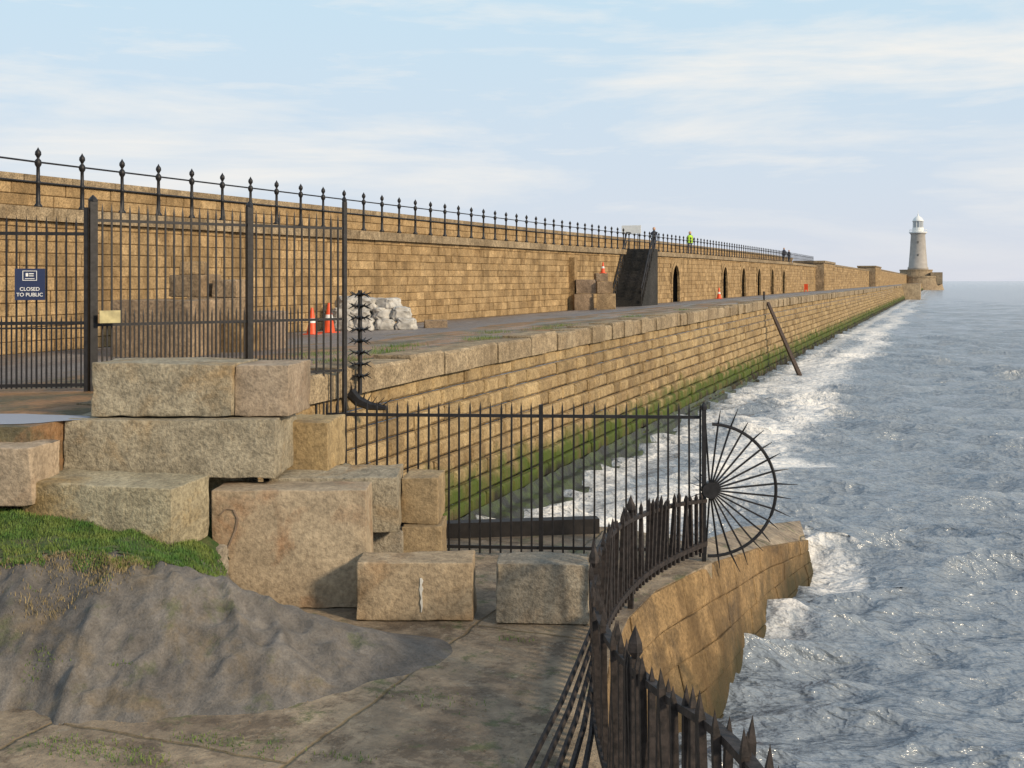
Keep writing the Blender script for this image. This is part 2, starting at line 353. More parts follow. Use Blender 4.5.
bastion('farthest stone stretch of pier wall before the lighthouse', 330.4, 632, 4.8, -16.8)
mb = MB(); mb.prism([(-9.2, 300), (-4.8, 301), (-4.8, 318), (-9.2, 319)], -3.8, .8)
props(mb.build('landing_stage', M['far']), 'stone landing block jutting from the far end of the pier wall', 'landing')

# ---------------------------------------------------------------- promenade railing
rl = root('promenade_railing', (-17.75, 18, 3.04), 'long black iron railing with ball topped posts along the promenade', 'railing')
def postmesh():
    mb = MB(); mb.lathe([(.085, 0), (.085, .05), (.048, .1), (.042, .5), (.058, .52), (.058, .56), (.04, .58), (.036, .86), (.065, .91), (.075, .96), (.06, 1.01), (.025, 1.05), (.035, 1.08), (.065, 1.13), (.06, 1.19), (.025, 1.24), (.0, 1.29)], (0, 0, 0), 8)
    return mb
ys = [15.46+1.28*i for i in range(122)]
src = None
for i, y in enumerate(ys[:100]):
    L = Vector((0, y-18, r_top(y)))
    if src is None: src = postmesh().build('post', M['iron'], rl, True, origin=(0, 0, 0)); src.location = L
    else: inst(src, 'post', L, rl)
mb = MB()
for y in ys[100:]:
    mb.lathe([(.06, 0), (.036, .1), (.036, .9), (.06, .96), (.02, 1.06), (.05, 1.14), (.0, 1.25)], (-17.75, y, 3.04+r_top(y)), 6)
o = mb.build('post', M['iron'], rl); o['kind'] = 'stuff'
for h in (.54, .97):
    mb = MB(); mb.tube([(-17.75, y, 3.04+h+r_top(y)) for y in [8]+ys], .02, 6); mb.build('rail', M['iron'], rl)

# ---------------------------------------------------------------- staircase
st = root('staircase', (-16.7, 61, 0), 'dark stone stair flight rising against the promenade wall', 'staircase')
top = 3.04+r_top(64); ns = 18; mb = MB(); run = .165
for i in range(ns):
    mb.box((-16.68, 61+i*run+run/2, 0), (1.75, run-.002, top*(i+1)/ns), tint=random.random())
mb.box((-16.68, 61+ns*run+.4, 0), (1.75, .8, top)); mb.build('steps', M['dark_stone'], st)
for X0 in (-15.85, -17.5):
    mb = MB()
    for i in range(0, ns, 3): mb.tube([(X0, 61.1+i*run, top*(i+1)/ns), (X0, 61.1+i*run, top*(i+1)/ns+1)], .03, 5)
    mb.tube([(X0, 61, 1.1), (X0, 61+ns*run, top+1), (X0, 61+ns*run+.8, top+1)], .045, 6)
    mb.tube([(X0, 61, .6), (X0, 61+ns*run, top+.5), (X0, 61+ns*run+.8, top+.5)], .03, 6)
    mb.build('handrail', M['iron'], st)

# ---------------------------------------------------------------- stone blocks
def block(u, d, zb, w, dp, h, rot, label, group=None, mat='block', rough=.010, cat='stone block', cuts=9):
    bm = bmesh.new(); bmesh.ops.create_cube(bm, size=1)
    for v in bm.verts: v.co = Vector((v.co.x*w, v.co.y*dp, (v.co.z+.5)*h))
    for v in bm.verts: v.co += Vector((random.uniform(-.02, .02), random.uniform(-.02, .02), random.uniform(-.012, .012)))*min(1, w)
    bmesh.ops.bevel(bm, geom=list(bm.edges), offset=.014, segments=2, affect='EDGES', profile=.6)
    bmesh.ops.subdivide_edges(bm, edges=[e for e in bm.edges if e.calc_length() > .25], cuts=cuts, use_grid_fill=True)
    off = Vector((random.uniform(-50, 50), random.uniform(-50, 50), 0))
    bm.normal_update()
    for v in bm.verts:
        q = v.co+off
        v.co += v.normal*(noise.noise(q*2.2)*rough*1.3+noise.noise(q*8)*rough*.7)
        e = noise.noise(q*5.5+Vector((9, 9, 9)))
        ed = sum((abs(abs(v.co.x)-w/2) < .035, abs(abs(v.co.y)-dp/2) < .035, min(v.co.z, h-v.co.z) < .035))
        if ed >= 2 and e > .18: v.co -= v.normal*e*.035
    me = bpy.data.meshes.new('stone_block'); bm.to_mesh(me); bm.free(); me.materials.append(M[mat])
    me.polygons.foreach_set('use_smooth', [True]*len(me.polygons))
    o = bpy.data.objects.new('stone_block', me); COL.objects.link(o)
    a = YAW+math.radians(rot); c = (u-512)/F*d
    o.location = CW(c, d, zb) + Matrix.Rotation(a, 3, 'Z') @ Vector((0, dp/2, 0)); o.rotation_euler = (0, 0, a)
    return props(o, label, cat, group)
block(162, 11.95, .02, 1.56, .95, .58, -2, 'long pale block on top of the near stack, left of two side by side')
block(261, 11.98, .02, .60, .9, .565, -5, 'shorter warm toned block on top of the near stack, right of two', mat='block_tan')
block(168, 11.8, -.615, 2.28, 1.15, .63, -1, 'widest block, second from the top of the near stack')
block(303, 12.65, -.72, .58, .8, .60, -6, 'short block beside the right end of the widest block in the stack', mat='block_tan')
block(150, 12.1, -1.9, 2.0, .8, 1.27, 0, 'block hidden mostly behind the grass edge, under the widest block')
block(303, 12.75, -1.9, .9, .8, 1.17, 0, 'block at the back of the stack under the short block')
block(94, 10.85, -1.15, 1.68, .75, .64, -13, 'rough block half sunk in the green grass bank')
bigb = block(290, 11.4, -1.9, 1.6, .62, 1.22, 1, 'large upright block with brownish stains at the middle of the stack', mat='block_rust', rough=.006)
block(333, 12.08, -1.28, 1.42, .9, .61, 2, 'flat block lying behind and above the large stained block')
block(419, 12.62, -1.29, .43, .6, .53, -6, 'small upright block at the right end of the stack, upper one', mat='block_tan')
block(421, 12.5, -1.9, .46, .65, .61, -3, 'small block at the right end of the stack, lower one', mat='block_tan')
block(384, 12.35, -1.9, .42, .6, .58, 3, 'small block wedged under the flat block beside the large stained block')
lowb = block(414, 10.97, -1.9, 1.16, .5, .585, -1, 'separate low block on the paving with a pale streak down its front', mat='block_tan')
block(543, 10.87, -1.9, .94, .52, .60, -1, 'separate low block on the paving nearest the curved railing')
block(200, 11.25, -1.65, .42, .5, .42, -14, 'little block poking out below the block in the grass')
block(-22, 10.95, -.75, 1.1, .6, .60, -4, 'block at the left edge of the photo beside the puddle', mat='block_tan')
def daub(parent, strokes, yf, name, mat):
    for pts_ in strokes:
        mb = MB()
        vs = []; n = len(pts_)
        for (x, z, w) in pts_: vs += [(x-w, yf, z), (x+w, yf, z), (x+w, yf+.03, z), (x-w, yf+.03, z)]
        fs = [(0,1,2,3), tuple(4*(n-1)+k for k in (3,2,1,0))]
        for i in range(n-1):
            for k in range(4): fs.append((4*i+k, 4*i+(k+1) % 4, 4*i+4+(k+1) % 4, 4*i+4+k))
        mb.add(vs, fs); o = mb.build(name, mat, origin=(0, 0, 0)); o.parent = parent
daub(lowb, [[(.07, .44, .010), (.078, .41, .016), (.07, .37, .009), (.074, .33, .019), (.07, .29, .010), (.078, .24, .006), (.074, .2, .012), (.08, .15, .008), (.075, .10, .004)]], -.262, 'paint_streak', M['chalk'])
daub(bigb, [[(-.72, .98, .007), (-.66, 1.04, .009), (-.58, 1.03, .009), (-.54, .94, .010), (-.56, .82, .011), (-.62, .68, .008), (-.68, .56, .005)]], -.316, 'stain_mark', M['scrawl'])
# behind gate
W = 'block_warm'
block(150, 21.4, 0, 1.75, 1.2, 1.12, -14, 'big square block behind the tall fence, nearest of the pile there', mat=W)
block(210, 22.6, 0, 1.5, 1.0, .62, -10, 'bottom block of the pile behind the tall fence', mat=W)
block(216, 22.8, .63, 1.2, .9, .52, 4, 'block in the middle of the pile behind the tall fence', mat=W)
block(184, 22.9, 1.17, .75, .8, .46, -20, 'block on top of the pile behind the fence, left one', mat=W)
block(224, 22.9, 1.16, .55, .7, .36, -12, 'block on top of the pile behind the fence, right one', mat=W)
block(192, 23.0, 1.64, .5, .5, .26, 10, 'topmost block of the pile behind the fence', mat=W)
block(262, 23.2, 0, .6, .8, .85, -8, 'small block right of the pile behind the fence', mat=W)
block(275, 33, 0, 1.3, .8, .45, 12, 'low block on the deck between the cones and the pile of blocks', mat=W)
block(436, 33.5, 0, .7, .6, .3, 6, 'low slab right of the white sacks', mat=W)
for (u, d, zb, w, h, rot, lab) in ((584, 55.5, 0, 1.0, .85, 8, 'lowest left block of the stack before the stairs'), (606, 55.2, 0, .95, .85, -6, 'lowest right block of the stack before the stairs'),
        (586, 55.6, .87, 1.05, .7, -8, 'upper left block of the stack before the stairs'), (605, 55.4, .87, .8, .6, 10, 'upper right block of the stack before the stairs'), (602, 55.5, 1.49, .6, .4, 4, 'top block of the stack before the stairs under the little cone')):
    block(u, d, zb, w, .8, h, rot, lab, cuts=3, mat=W)

# ---------------------------------------------------------------- cones
def cone(p, s, label):
    r = root('traffic_cone', p, label, 'traffic cone', 'orange traffic cones')
    mb = MB(); mb.box(p, (.40*s, .40*s, .04*s)); mb.build('base', M['orange'], r)
    mb = MB(); mb.lathe([(.15*s, .04*s), (.035*s, .75*s), (.03*s, .76*s)], p, 14); mb.build('body', M['orange'], r, False)
    mb = MB(); mb.lathe([(.106*s, .34*s), (.083*s, .47*s)], p, 14); mb.build('band', M['white'], r)
cone(PU(312, 30.5, 0), 1., 'left orange cone of the pair beside the white sacks')
cone(PU(329, 31.5, 0), 1.15, 'right and taller orange cone of the pair beside the white sacks')
cone(PU(603, 55.7, 1.89), .75, 'little orange cone on top of the block stack before the stairs')
cone(PU(719, 92, 0), 1.25, 'small far orange cone standing just before the second arched doorway')
bp = PU(806, 150, 0); br_ = root('barrier', bp, 'tiny orange red safety barrier at the far end of the deck below the railing end', 'barrier')
mb = MB(); mb.box(bp+Vector((0, 0, .3)), (.5, .08, .8)); mb.build('panel', M['orange'], br_)
for x in (-.2, .2):
    mb = MB(); mb.box(bp+Vector((x, 0, 0)), (.08, .5, .3)); mb.build('foot', M['orange'], br_)
# ---------------------------------------------------------------- bags
SK = []
for r_, (zz, dd, us) in enumerate(((0, 33, (346, 365, 385, 406)), (.33, 33.15, (343, 362, 382, 401)), (.64, 33.3, (348, 367, 388)))):
    for j, u in enumerate(us): SK.append((u, zz, dd, r_, j))
for bi, (u, z, d, r_, j) in enumerate(SK):
    w, h = random.uniform(.58, .70), random.uniform(.34, .42)
    bm = bmesh.new(); bmesh.ops.create_icosphere(bm, subdivisions=5, radius=1)
    off = Vector((bi*7.3, 2, 3))
    for v in bm.verts:
        c = v.co.copy(); c = Vector([math.copysign(abs(t)**.42, t) for t in c])
        c *= 1+.16*noise.noise(c*1.4+off)+.20*(.4-abs(noise.noise(c*2.2+off)))+.06*(.4-abs(noise.noise(c*7+off)))
        v.co = Vector((c.x*w*.46*(1.08 if c.z < 0 else .95), c.y*.36, (c.z+.85)*h*.52))
    me = bpy.data.meshes.new('sack'); bm.to_mesh(me); bm.free(); me.materials.append(M['bag']); me.polygons.foreach_set('use_smooth', [True]*len(me.polygons))
    o = bpy.data.objects.new('sack', me); COL.objects.link(o); o.location = PU(u, d, z); o.rotation_euler = (random.uniform(-.08, .08), random.uniform(-.16, .16), YAW+random.uniform(-.5, .5))
    props(o, 'white rubble sack in the heap behind the cones, %s row, %s from the left' % (('bottom', 'middle', 'top')[r_], ('first', 'second', 'third', 'fourth')[j]), 'sack', 'white sacks heaped on the deck')

# ---------------------------------------------------------------- iron bars
def barmesh(w, tip=.1):
    mb = MB(); h = w/2; t = 1-tip
    mb.add([(-h,-h,0),(h,-h,0),(h,h,0),(-h,h,0),(-h,-h,t),(h,-h,t),(h,h,t),(-h,h,t),(0,0,1)], ((3,2,1,0),(0,1,5,4),(1,2,6,5),(2,3,7,6),(3,0,4,7),(4,5,8),(5,6,8),(6,7,8),(7,4,8)))
    return mb
def make_bar(name, src, p0, h, parent, rotz=0):
    return inst(src, name, Vector(p0)-parent.location, parent, (1, 1, h), rotz)
def proto(w, mat, tip=.05):
    me = barmesh(w, tip).build('bar', mat, origin=(0, 0, 0)); d = me.data; bpy.data.objects.remove(me)
    return bpy.data.objects.new('bar', d)
bar_t = proto(.023, M['iron'], .05); bar_s = proto(.018, M['iron'], .09); bar_n = proto(.036, M['rust'], .08)
def flat_rail(mb, pts, w, h):
    for a, b in zip(pts[:-1], pts[1:]):
        a, b = Vector(a), Vector(b); t = (b-a); n = Vector((-t.y, t.x, 0)).normalized()*w/2; u = Vector((0, 0, h/2))
        mb.add([a-n-u, a+n-u, a+n+u, a-n+u, b-n-u, b+n-u, b+n+u, b-n+u], ((0,1,2,3),(7,6,5,4),(0,4,5,1),(1,5,6,2),(2,6,7,3),(3,7,4,0)))
A, B = PU(93, 15, 0), PU(345, 17.4, 0)
tf = root('tall_fence', A, 'tall black iron bar fence closing off the pier right of the gate', 'fence')
L = (B-A).length; n = int(L/.125)
ang = math.atan2(B.y-A.y, B.x-A.x)
for i in range(1, n):
    t = i/n; p = A.lerp(B, t); low = 0 if t < .8 else -.62
    make_bar('bar', bar_t, p+Vector((0, 0, low+.03)), 2.55-low, tf, ang)
    if t < .8:
        p2 = A.lerp(B, (i+.5)/n); make_bar('short_bar', bar_s, p2+Vector((0, 0, .03)), 1.1, tf, ang)
for z in (2.33, .90, .09):
    mb = MB(); flat_rail(mb, [A+Vector((0, 0, z)), B+Vector((0, 0, z))], .02, .04); mb.build('rail', M['iron'], tf)
for u, t, w, h, z0 in ((93, 0, .10, 2.58, 0), (247, .585, .09, 2.6, 0), (345, .998, .06, 2.75, -.62)):
    p = A.lerp(B, t); mb = MB(); mb.box(p+Vector((0, 0, z0)), (w, w, h-z0), ang); mb.lathe([(w*.62, 0), (w*.62, .03), (w*.3, .07), (0, .1)], p+Vector((0, 0, h)), 8); mb.build('post', M['iron'], tf)
# gate
A2, B2 = PU(-75, 14.6, 0), PU(86, 14.95, 0)
gt = root('gate', A2, 'black iron bar gate at the left edge with a navy notice fixed to it', 'gate')
L = (B2-A2).length; n = int(L/.125); ang2 = math.atan2(B2.y-A2.y, B2.x-A2.x)
for i in range(1, n):
    make_bar('bar', bar_t, A2.lerp(B2, i/n)+Vector((0, 0, .05)), 2.34, gt, ang2)
    make_bar('short_bar', bar_s, A2.lerp(B2, (i+.5)/n)+Vector((0, 0, .05)), 1.0, gt, ang2)
for z in (2.14, .93, .86, .09):
    mb = MB(); flat_rail(mb, [A2+Vector((0, 0, z)), B2+Vector((0, 0, z))], .03, .045 if z != .86 else .02); mb.build('rail', M['iron'], gt)
mb = MB(); mb.box(B2, (.05, .05, 2.5), ang2); mb.build('stile', M['iron'], gt)
# notice
def text_mesh(txt, size, name, parent, loc, rot, mat):
    cu = bpy.data.curves.new(name, 'FONT'); cu.body = txt; cu.size = size; cu.align_x = 'CENTER'; cu.extrude = .002; cu.offset = .0004
    to = bpy.data.objects.new(name, cu); COL.objects.link(to); bpy.context.view_layer.update()
    me = bpy.data.meshes.new_from_object(to.evaluated_get(bpy.context.evaluated_depsgraph_get()))
    bpy.data.objects.remove(to); me.materials.append(mat)
    o = bpy.data.objects.new(name, me); COL.objects.link(o); o.parent = parent; o.location = loc; o.rotation_euler = rot; return o
nd = 14.75; nz = CAMZ-(300-281)/F*nd; nb = PU(30, nd-.07, nz)
ns_ = root('notice_board', nb, 'navy blue notice with white lettering reading closed to public on the gate', 'sign')
ns_.rotation_euler = (0, 0, ang2)
W_, H_ = .38, .42
def lbox(name, x0, x1, z0, z1, y0, y1, mat):
    mb = MB(); mb.box(((x0+x1)/2, (y0+y1)/2, z0), (x1-x0, y1-y0, z1-z0)); o = mb.build(name, mat, origin=((x0+x1)/2, (y0+y1)/2, z0)); o.parent = ns_; return o
lbox('board', -W_/2, W_/2, 0, H_, -.01, .01, M['navy'])
text_mesh('CLOSED', .068, 'lettering', ns_, (0, -.014, .125), (math.pi/2, 0, 0), M['white'])
text_mesh('TO PUBLIC', .068, 'lettering', ns_, (0, -.014, .05), (math.pi/2, 0, 0), M['white'])
for x0, x1, z0, z1 in ((-.09, .09, .385, .392), (-.09, .09, .26, .267), (-.09, -.083, .2672, .3848), (.083, .09, .2672, .3848)):
    lbox('emblem_frame', x0, x1, z0, z1, -.016, -.0105, M['white'])
for x0, x1, z0, z1 in ((-.05, -.02, .315, .36), (-.01, .05, .345, .358), (-.01, .05, .318, .328), (-.06, .06, .282, .290)):
    lbox('emblem', x0, x1, z0, z1, -.016, -.0105, M['white'])
yb = PD(110, 323, 14.95)
mb = MB(); mb.box(yb, (.28, .01, .17), ang); props(mb.build('tag', M['yellow']), 'small yellowish plate tied to the tall fence near its left post', 'sign')
# lower fence
A3, B3 = PU(326, 13.7, -1.9), PU(700, 13.4, -1.9)
lf = root('low_fence', A3, 'lower black iron bar fence across the paving behind the stone blocks', 'fence')
L = (B3-A3).length; n = int(L/.128); ang3 = math.atan2(B3.y-A3.y, B3.x-A3.x)
for i in range(0, n+1):
    o = make_bar('bar', bar_t, A3.lerp(B3, i/n)+Vector((0, 0, .04)), 1.88+random.uniform(-.012, .012), lf, ang3); o.rotation_euler = (0, random.uniform(-.006, .006), ang3)
for z in (1.74, .12):
    mb = MB(); flat_rail(mb, [A3+Vector((0, 0, z)), B3+Vector((0, 0, z))], .02, .04); mb.build('rail', M['iron'], lf)
for t in (.58,):
    p = A3.lerp(B3, t); mb = MB(); mb.box(p, (.05, .05, 1.88), ang3); mb.build('post', M['iron'], lf)
# spiked pole at corner
sp0 = PU(360, 18, 0)
spk = root('spiked_pole', sp0, 'black anti climb pole bristling with spikes at the corner of the pier wall', 'spiked pole')
mb = MB(); mb.tube([sp0+Vector((0, 0, -.35)), sp0+Vector((0, 0, 1.35))], .035, 8); mb.build('pole', M['iron'], spk)
rt_ = Vector((C_, S_, 0)); fw_ = Vector((-S_, C_, 0))
for j in range(8):
    mb = MB(); c = sp0+Vector((0, 0, 1.28-j*.19)); mb.lathe([(.03, -.04), (.075, 0), (.03, .04)], c, 8)
    for k in range(10):
        q = 2*math.pi*k/10+.3*j; dr = rt_*math.cos(q)+fw_*math.sin(q); mb.tube([c, c+dr*.11, c+dr*.2+Vector((0, 0, .05*(-1)**k))], [.024, .018, .004], 4)
    mb.build('spike_ring', M['iron'], spk)
mb = MB(); arc = [PD(350, 392, 17.9), PD(358, 401, 17.9), PD(370, 406, 17.9), PD(386, 408, 17.9)]
mb.tube(arc, [.1, .09, .07, .04], 6)
for k in range(9):
    a = arc[min(3, k//3)].lerp(arc[min(3, k//3+1)], (k % 3)/3); mb.tube([a, a+rt_*(.03*k-.06)+Vector((0, 0, .22-.01*k))], [.02, .004], 4)
mb.build('bracket', M['iron'], spk)

# ---------------------------------------------------------------- curved near railing
key = [(705, 13.35, 490), (674, 12.7, 494), (644, 11.9, 502), (618, 10.9, 514), (601, 9.9, 533), (594, 8.9, 560), (597, 8.0, 590), (610, 7.1, 620), (636, 6.3, 648), (672, 5.6, 674), (716, 4.95, 700), (758, 4.35, 742), (790, 3.8, 800)]
pts = [Vector(((u-512)/F*d, d, 1.5-(v-281)/F*d)) for u, d, v in key]
def cat(P, n=12):
    out = []
    for i in range(len(P)-1):
        p0, p1, p2, p3 = P[max(i-1, 0)], P[i], P[i+1], P[min(i+2, len(P)-1)]
        for k in range(n):
            t = k/n; out.append(.5*((2*p1)+(p2-p0)*t+(2*p0-5*p1+4*p2-p3)*t*t+(3*p1-p0-3*p2+p3)*t**3))
    return out+[P[-1]]
path = cat(pts); cum = [0]
for a, b in zip(path[:-1], path[1:]): cum.append(cum[-1]+math.hypot(b.x-a.x, b.y-a.y))
def onpath(s):
    c = np.interp(s, cum, [p.x for p in path]); d = np.interp(s, cum, [p.y for p in path]); z = np.interp(s, cum, [p.z for p in path])
    return CW(c, d, z)
nr = root('curved_railing', onpath(0).xy.to_3d()+Vector((0, 0, -1.9)), 'heavy rusty iron railing with pointed tops curving along the quay edge toward the viewer', 'railing')
S = cum[-1]; s = .1; i = 0
while s < S:
    p = onpath(s); q = onpath(min(s+.05, S)); a = math.atan2(q.y-p.y, q.x-p.x); zt = p.z
    base = Vector((p.x, p.y, -1.78))
    o = make_bar('bar', bar_n, base, zt-base.z+random.uniform(-.045, .04), nr, a)
    o.rotation_euler = (random.gauss(0, .03), random.gauss(0, .03), a)
    if i % 22 == 18:
        mb = MB(); mb.box((p.x, p.y, -1.9), (.055, .055, zt+1.9-.06), a); mb.lathe([(.02, -.06), (.045, -.02), (.04, .03), (.02, .08), (.0, .13)], (p.x, p.y, zt), 6); mb.build('post', M['rust'], nr)
    s += .118; i += 1
for dz, w, h in ((-.13, .06, .04), (None, .07, .055)):
    mb = MB(); ps = []
    for k in range(0, 121):
        p = onpath(S*k/120); ps.append(Vector((p.x, p.y, (p.z+dz) if dz else -1.68)))
    flat_rail(mb, ps, w, h); mb.build('rail', M['rust'], nr)
for k in range(5):
    a = PD(592+k*1, 628+k*13, 8.8-.1*k); b = PD(519+k*15, 782, 7.35-.04*k); b.z = -1.88
    mb = MB(); mb.tube([a, a.lerp(b, .5)+Vector((.02, 0, -.01)), b], [.018, .022, .024], 5)
    props(mb.build('loose_bar', M['rust']), 'dark iron bar leaning from the curved railing down to the paving, %s' % ['topmost of five', 'second from the top', 'middle one', 'second from the bottom', 'lowest of five'][k], 'iron bar', 'bars leaning off the railing')

# fan
fc = PD(710, 490, 13.35)
fan = root('spiked_fan', PU(706, 13.35, -1.9), 'round spiked iron fan guard at the seaward end of the fences', 'fence guard')
mb = MB(); mb.tube([fc+rt_*.8*math.cos(math.radians(a))+Vector((0, 0, .8*math.sin(math.radians(a)))) for a in range(-92, 93, 5)], .02, 6); mb.build('rim', M['iron'], fan)
for k in range(18):
    a = math.radians(-94+k*188/17); dr = rt_*math.cos(a)+Vector((0, 0, math.sin(a)))
    tg = rt_*-math.sin(a)+Vector((0, 0, math.cos(a))); ln_ = random.uniform(.94, 1.08)
    mb = MB(); mb.tube([fc, fc+dr*.8, fc+dr*ln_+fw_*random.uniform(-.08, .04)+tg*random.uniform(-.05, .05)], [.014, .015, .004], 4); mb.build('spoke', M['iron'], fan)
for k in range(7):
    a = math.radians(120+k*20); dr = rt_*math.cos(a)+Vector((0, 0, math.sin(a)))
    mb = MB(); mb.tube([fc, fc+dr*.26], [.011, .003], 4); mb.build('spike', M['iron'], fan)
mb = MB(); mb.tube([fc-fw_*.05, fc+fw_*.05], .1, 16); mb.build('hub', M['iron'], fan)
mb = MB(); p = PU(704, 13.35, -1.9); mb.box(p, (.05, .05, 1.84), ang3); mb.lathe([(.04, 0), (.04, .04), (0, .1)], p+Vector((0, 0, 1.84)), 8); mb.build('post', M['iron'], fan)

# ---------------------------------------------------------------- quay ground and wall
tops = [(815, 3.5, -1.9), (775, 4.2, -1.9), (735, 4.8, -1.9), (695, 5.5, -1.9), (652, 6.2, -1.9), (620, 7.1, -1.9), (606, 8.1, -1.9), (604, 9.0, -1.9), (610, 10.0, -1.9), (628, 11.1, -1.9), (656, 12.1, -1.9), (712, 13.3, -1.92), (760, 15.8, -2.33), (808, 18.5, -2.85)]
bots = [(845, 3.5), (805, 4.2), (765, 4.8), (725, 5.4), (690, 6.1), (645, 7.1), (626, 8.1), (624, 9.0), (634, 9.9), (664, 10.9), (700, 11.8), (730, 12.6), (774, 15.4), (814, 19.)]
T = [PU(*t) for t in tops]; Bt = [PU(u, d, -3.9) for u, d in bots]
cu_ = [0]
for a, b in zip(T[:-1], T[1:]): cu_.append(cu_[-1]+(b-a).length)
def qf(u, z, n):
    ti = z
    top = Vector([np.interp(u, cu_, [p[i] for p in T]) for i in range(3)]); bot = Vector([np.interp(u, cu_, [p[i] for p in Bt]) for i in range(3)])
    top2 = Vector([np.interp(u+.1, cu_, [p[i] for p in T]) for i in range(3)]); t = top2-top
    nn = Vector((t.y, -t.x, 0)); nn = nn.normalized() if nn.length > 1e-6 else Vector((1, 0, 0))
    return top.lerp(bot, 1-ti)+nn*(n+.05*noise.noise(Vector((u*1.3, z*4, 2))))
mb = MB(); bwall(mb, 0, cu_[-1], [(i/5, (i+1)/5, 0) for i in range(5)], qf, lambda y: .7, ch=.010, pr=.025, g=.003)
for a in np.arange(0, cu_[-1], .4):
    b = min(a+.4, cu_[-1]); mb.add([qf(a, 0, -.02), qf(b, 0, -.02), qf(b, 1, -.02), qf(a, 1, -.02)], ((0,1,2,3),), 0.)
props(mb.build('quay_wall', M['quay'], recalc=False), 'curving stained quay wall below the rusty railing running out to a low point in the sea', 'wall')
poly = [PU(u, d, 0).xy for u, d, z in tops[:12]]
far = [PU(690, 14.3, 0).xy, PU(620, 15.2, 0).xy, PU(440, 15.4, 0).xy]
pol = [tuple(CW(3.5, 0.5))[:2], tuple(CW(1.6, 2.8))[:2]]+[tuple(p) for p in poly]+[tuple(p) for p in far]+[(-9.4, 15), (-9.4, 10), (-20, 4), (-20, -8), (3, -8)]
mb = MB(); mb.prism(pol, -4.2, -1.9); props(mb.build('low_paving', M['paving']), kind='structure')
mb = MB(); mb.prism([tuple(PU(*tops[11])-rt_*.05), tuple(PU(*tops[12])-rt_*.04), tuple(PU(*tops[13])-rt_*.04), tuple(PU(800, 20.2, -2.9)), tuple(PU(740, 17.2, -2.35)), tuple(PU(690, 14.3, -1.93))], -4.2, -1.9)
props(mb.build('quay_point', M['paving']), kind='structure')
mb = MB(); a, b = PU(442, 14.6, -1.9), PU(598, 14.9, -1.9); flat_rail(mb, [a+Vector((0, 0, .1)), b+Vector((0, 0, .1))], .2, .2)
props(mb.build('timber_beam', M['timber']), 'dark timber beam lying on the paving behind the lower fence', 'beam')
# stepped weed covered footing
nx, ny = 24, 170; vs = []; fs = []
for j in range(ny+1):
    Y = 12+j*.35; w = lerp_list([12, 20, 30, 70], [1.7, 1.3, .75, .1], Y)
    for i in range(nx+1):
        t = i/nx; X = -8.35+t*w; ts = (math.floor(t*3)+min(1, (t*3 % 1)*3))/3
        z = -2.92-.6*ts+noise.fractal(Vector((X*1.8, Y*1.8, 0)), 1, 2, 4)*.07
        if Y > 45: z -= (Y-45)*.03
        vs.append((X, Y, z))
for j in range(ny):
    for i in range(nx): a = j*(nx+1)+i; fs.append((a, a+1, a+nx+2, a+nx+1))
mb = MB(); mb.add(vs, fs); props(mb.build('wall_footing', M['algae'], smooth=True), kind='structure')
mb = MB(); a = PD(768, 303, 61.5); b = PD(800, 376, 55.5)
mb.tube([a, b], [.10, .13], 4); props(mb.build('fender_beam', M['brown_timber']), 'long dark beam leaning down the sea wall into the water', 'beam')
mb = MB(); p = PD(764, 302, 62.2); mb.tube([p, p+Vector((0, 0, .6))], .05, 6); props(mb.build('mooring_post', M['iron']), 'short dark post standing on the pier edge above the leaning beam', 'post')

# ---------------------------------------------------------------- bank, mud heap
def Hf(c, d):
    cz = np.interp(c, [-9, -4.56, -3.67, -3.14, -2.78, -2.33, -1.89, -1.44, -1.0, -.55, 0], [-1.03, -1.05, -.98, -1.03, -1.12, -1.31, -1.48, -1.65, -1.78, -1.90, -2.0])
    cd = np.interp(c, [-5, -2.8, -1.5, -.5], [9.7, 9.75, 9.9, 10.1])
    toe = np.interp(c, [-6, -4.5, -3.4, -2.8, -1.9, -1.4, -.6], [8.6, 8.75, 8.4, 8.4, 8.5, 8.9, 9.45])
    toe += .22*noise.noise(Vector((c*2.2, 1, 1)))+.11*noise.noise(Vector((c*7, 1, 1)))
    if d <= cd:
        t = max(0, min(1, (d-toe)/(cd-toe))); t2 = t*t*(3-2*t)*.5+t*.5
        z = -1.95+(cz+1.95)*t2
    else:
        bz = np.interp(c, [-9, -5, -4.4, -3.6, -3.05, -2.75, -2.4], [-.75, -.84, -.88, -.98, -1.2, -1.6, -1.95]); t = min(1, (d-cd)/(10.9-cd))
        z = cz+(bz-cz)*(t if c < -2.75 else t*t*(3-2*t))
    return float(z)
def hfield(name, c0, c1, d0, d1, st, fn, mat, cond=lambda c, d: True):
    nc, nd_ = int((c1-c0)/st), int((d1-d0)/st); vs = []; fs = []
    for j in range(nd_+1):
        for i in range(nc+1):
            c, d = c0+i*st, d0+j*st; vs.append(CW(c, d, fn(c, d)))
    for j in range(nd_):
        for i in range(nc):
            if cond(c0+i*st, d0+j*st): a = j*(nc+1)+i; fs.append((a, a+1, a+nc+2, a+nc+1))
    mb = MB(); mb.add(vs, fs); return mb.build(name, mat, smooth=True, recalc=False)
def mudz(c, d):
    z = Hf(c, d); k = max(0, min(1, (z+1.93)*4)); g = 1 if d < 9.7 else max(.3, 1-(d-9.7)*3)
    q = Vector((c, d, 0)); q2 = Vector((c*2.6+d*.9, d*1.1, 0))
    return z + k*g*(noise.fractal(q*1.6, 1, 2, 4)*.12+(.25-abs(noise.noise(q2)))*.22+(.2-abs(noise.noise(q*4.5)))*.08+noise.fractal(q*9+Vector((5, 5, 5)), .8, 2, 3)*.014)
mh = hfield('mud_heap', -8.5, .1, 7.9, 11.1, .025, mudz, M['mud'])
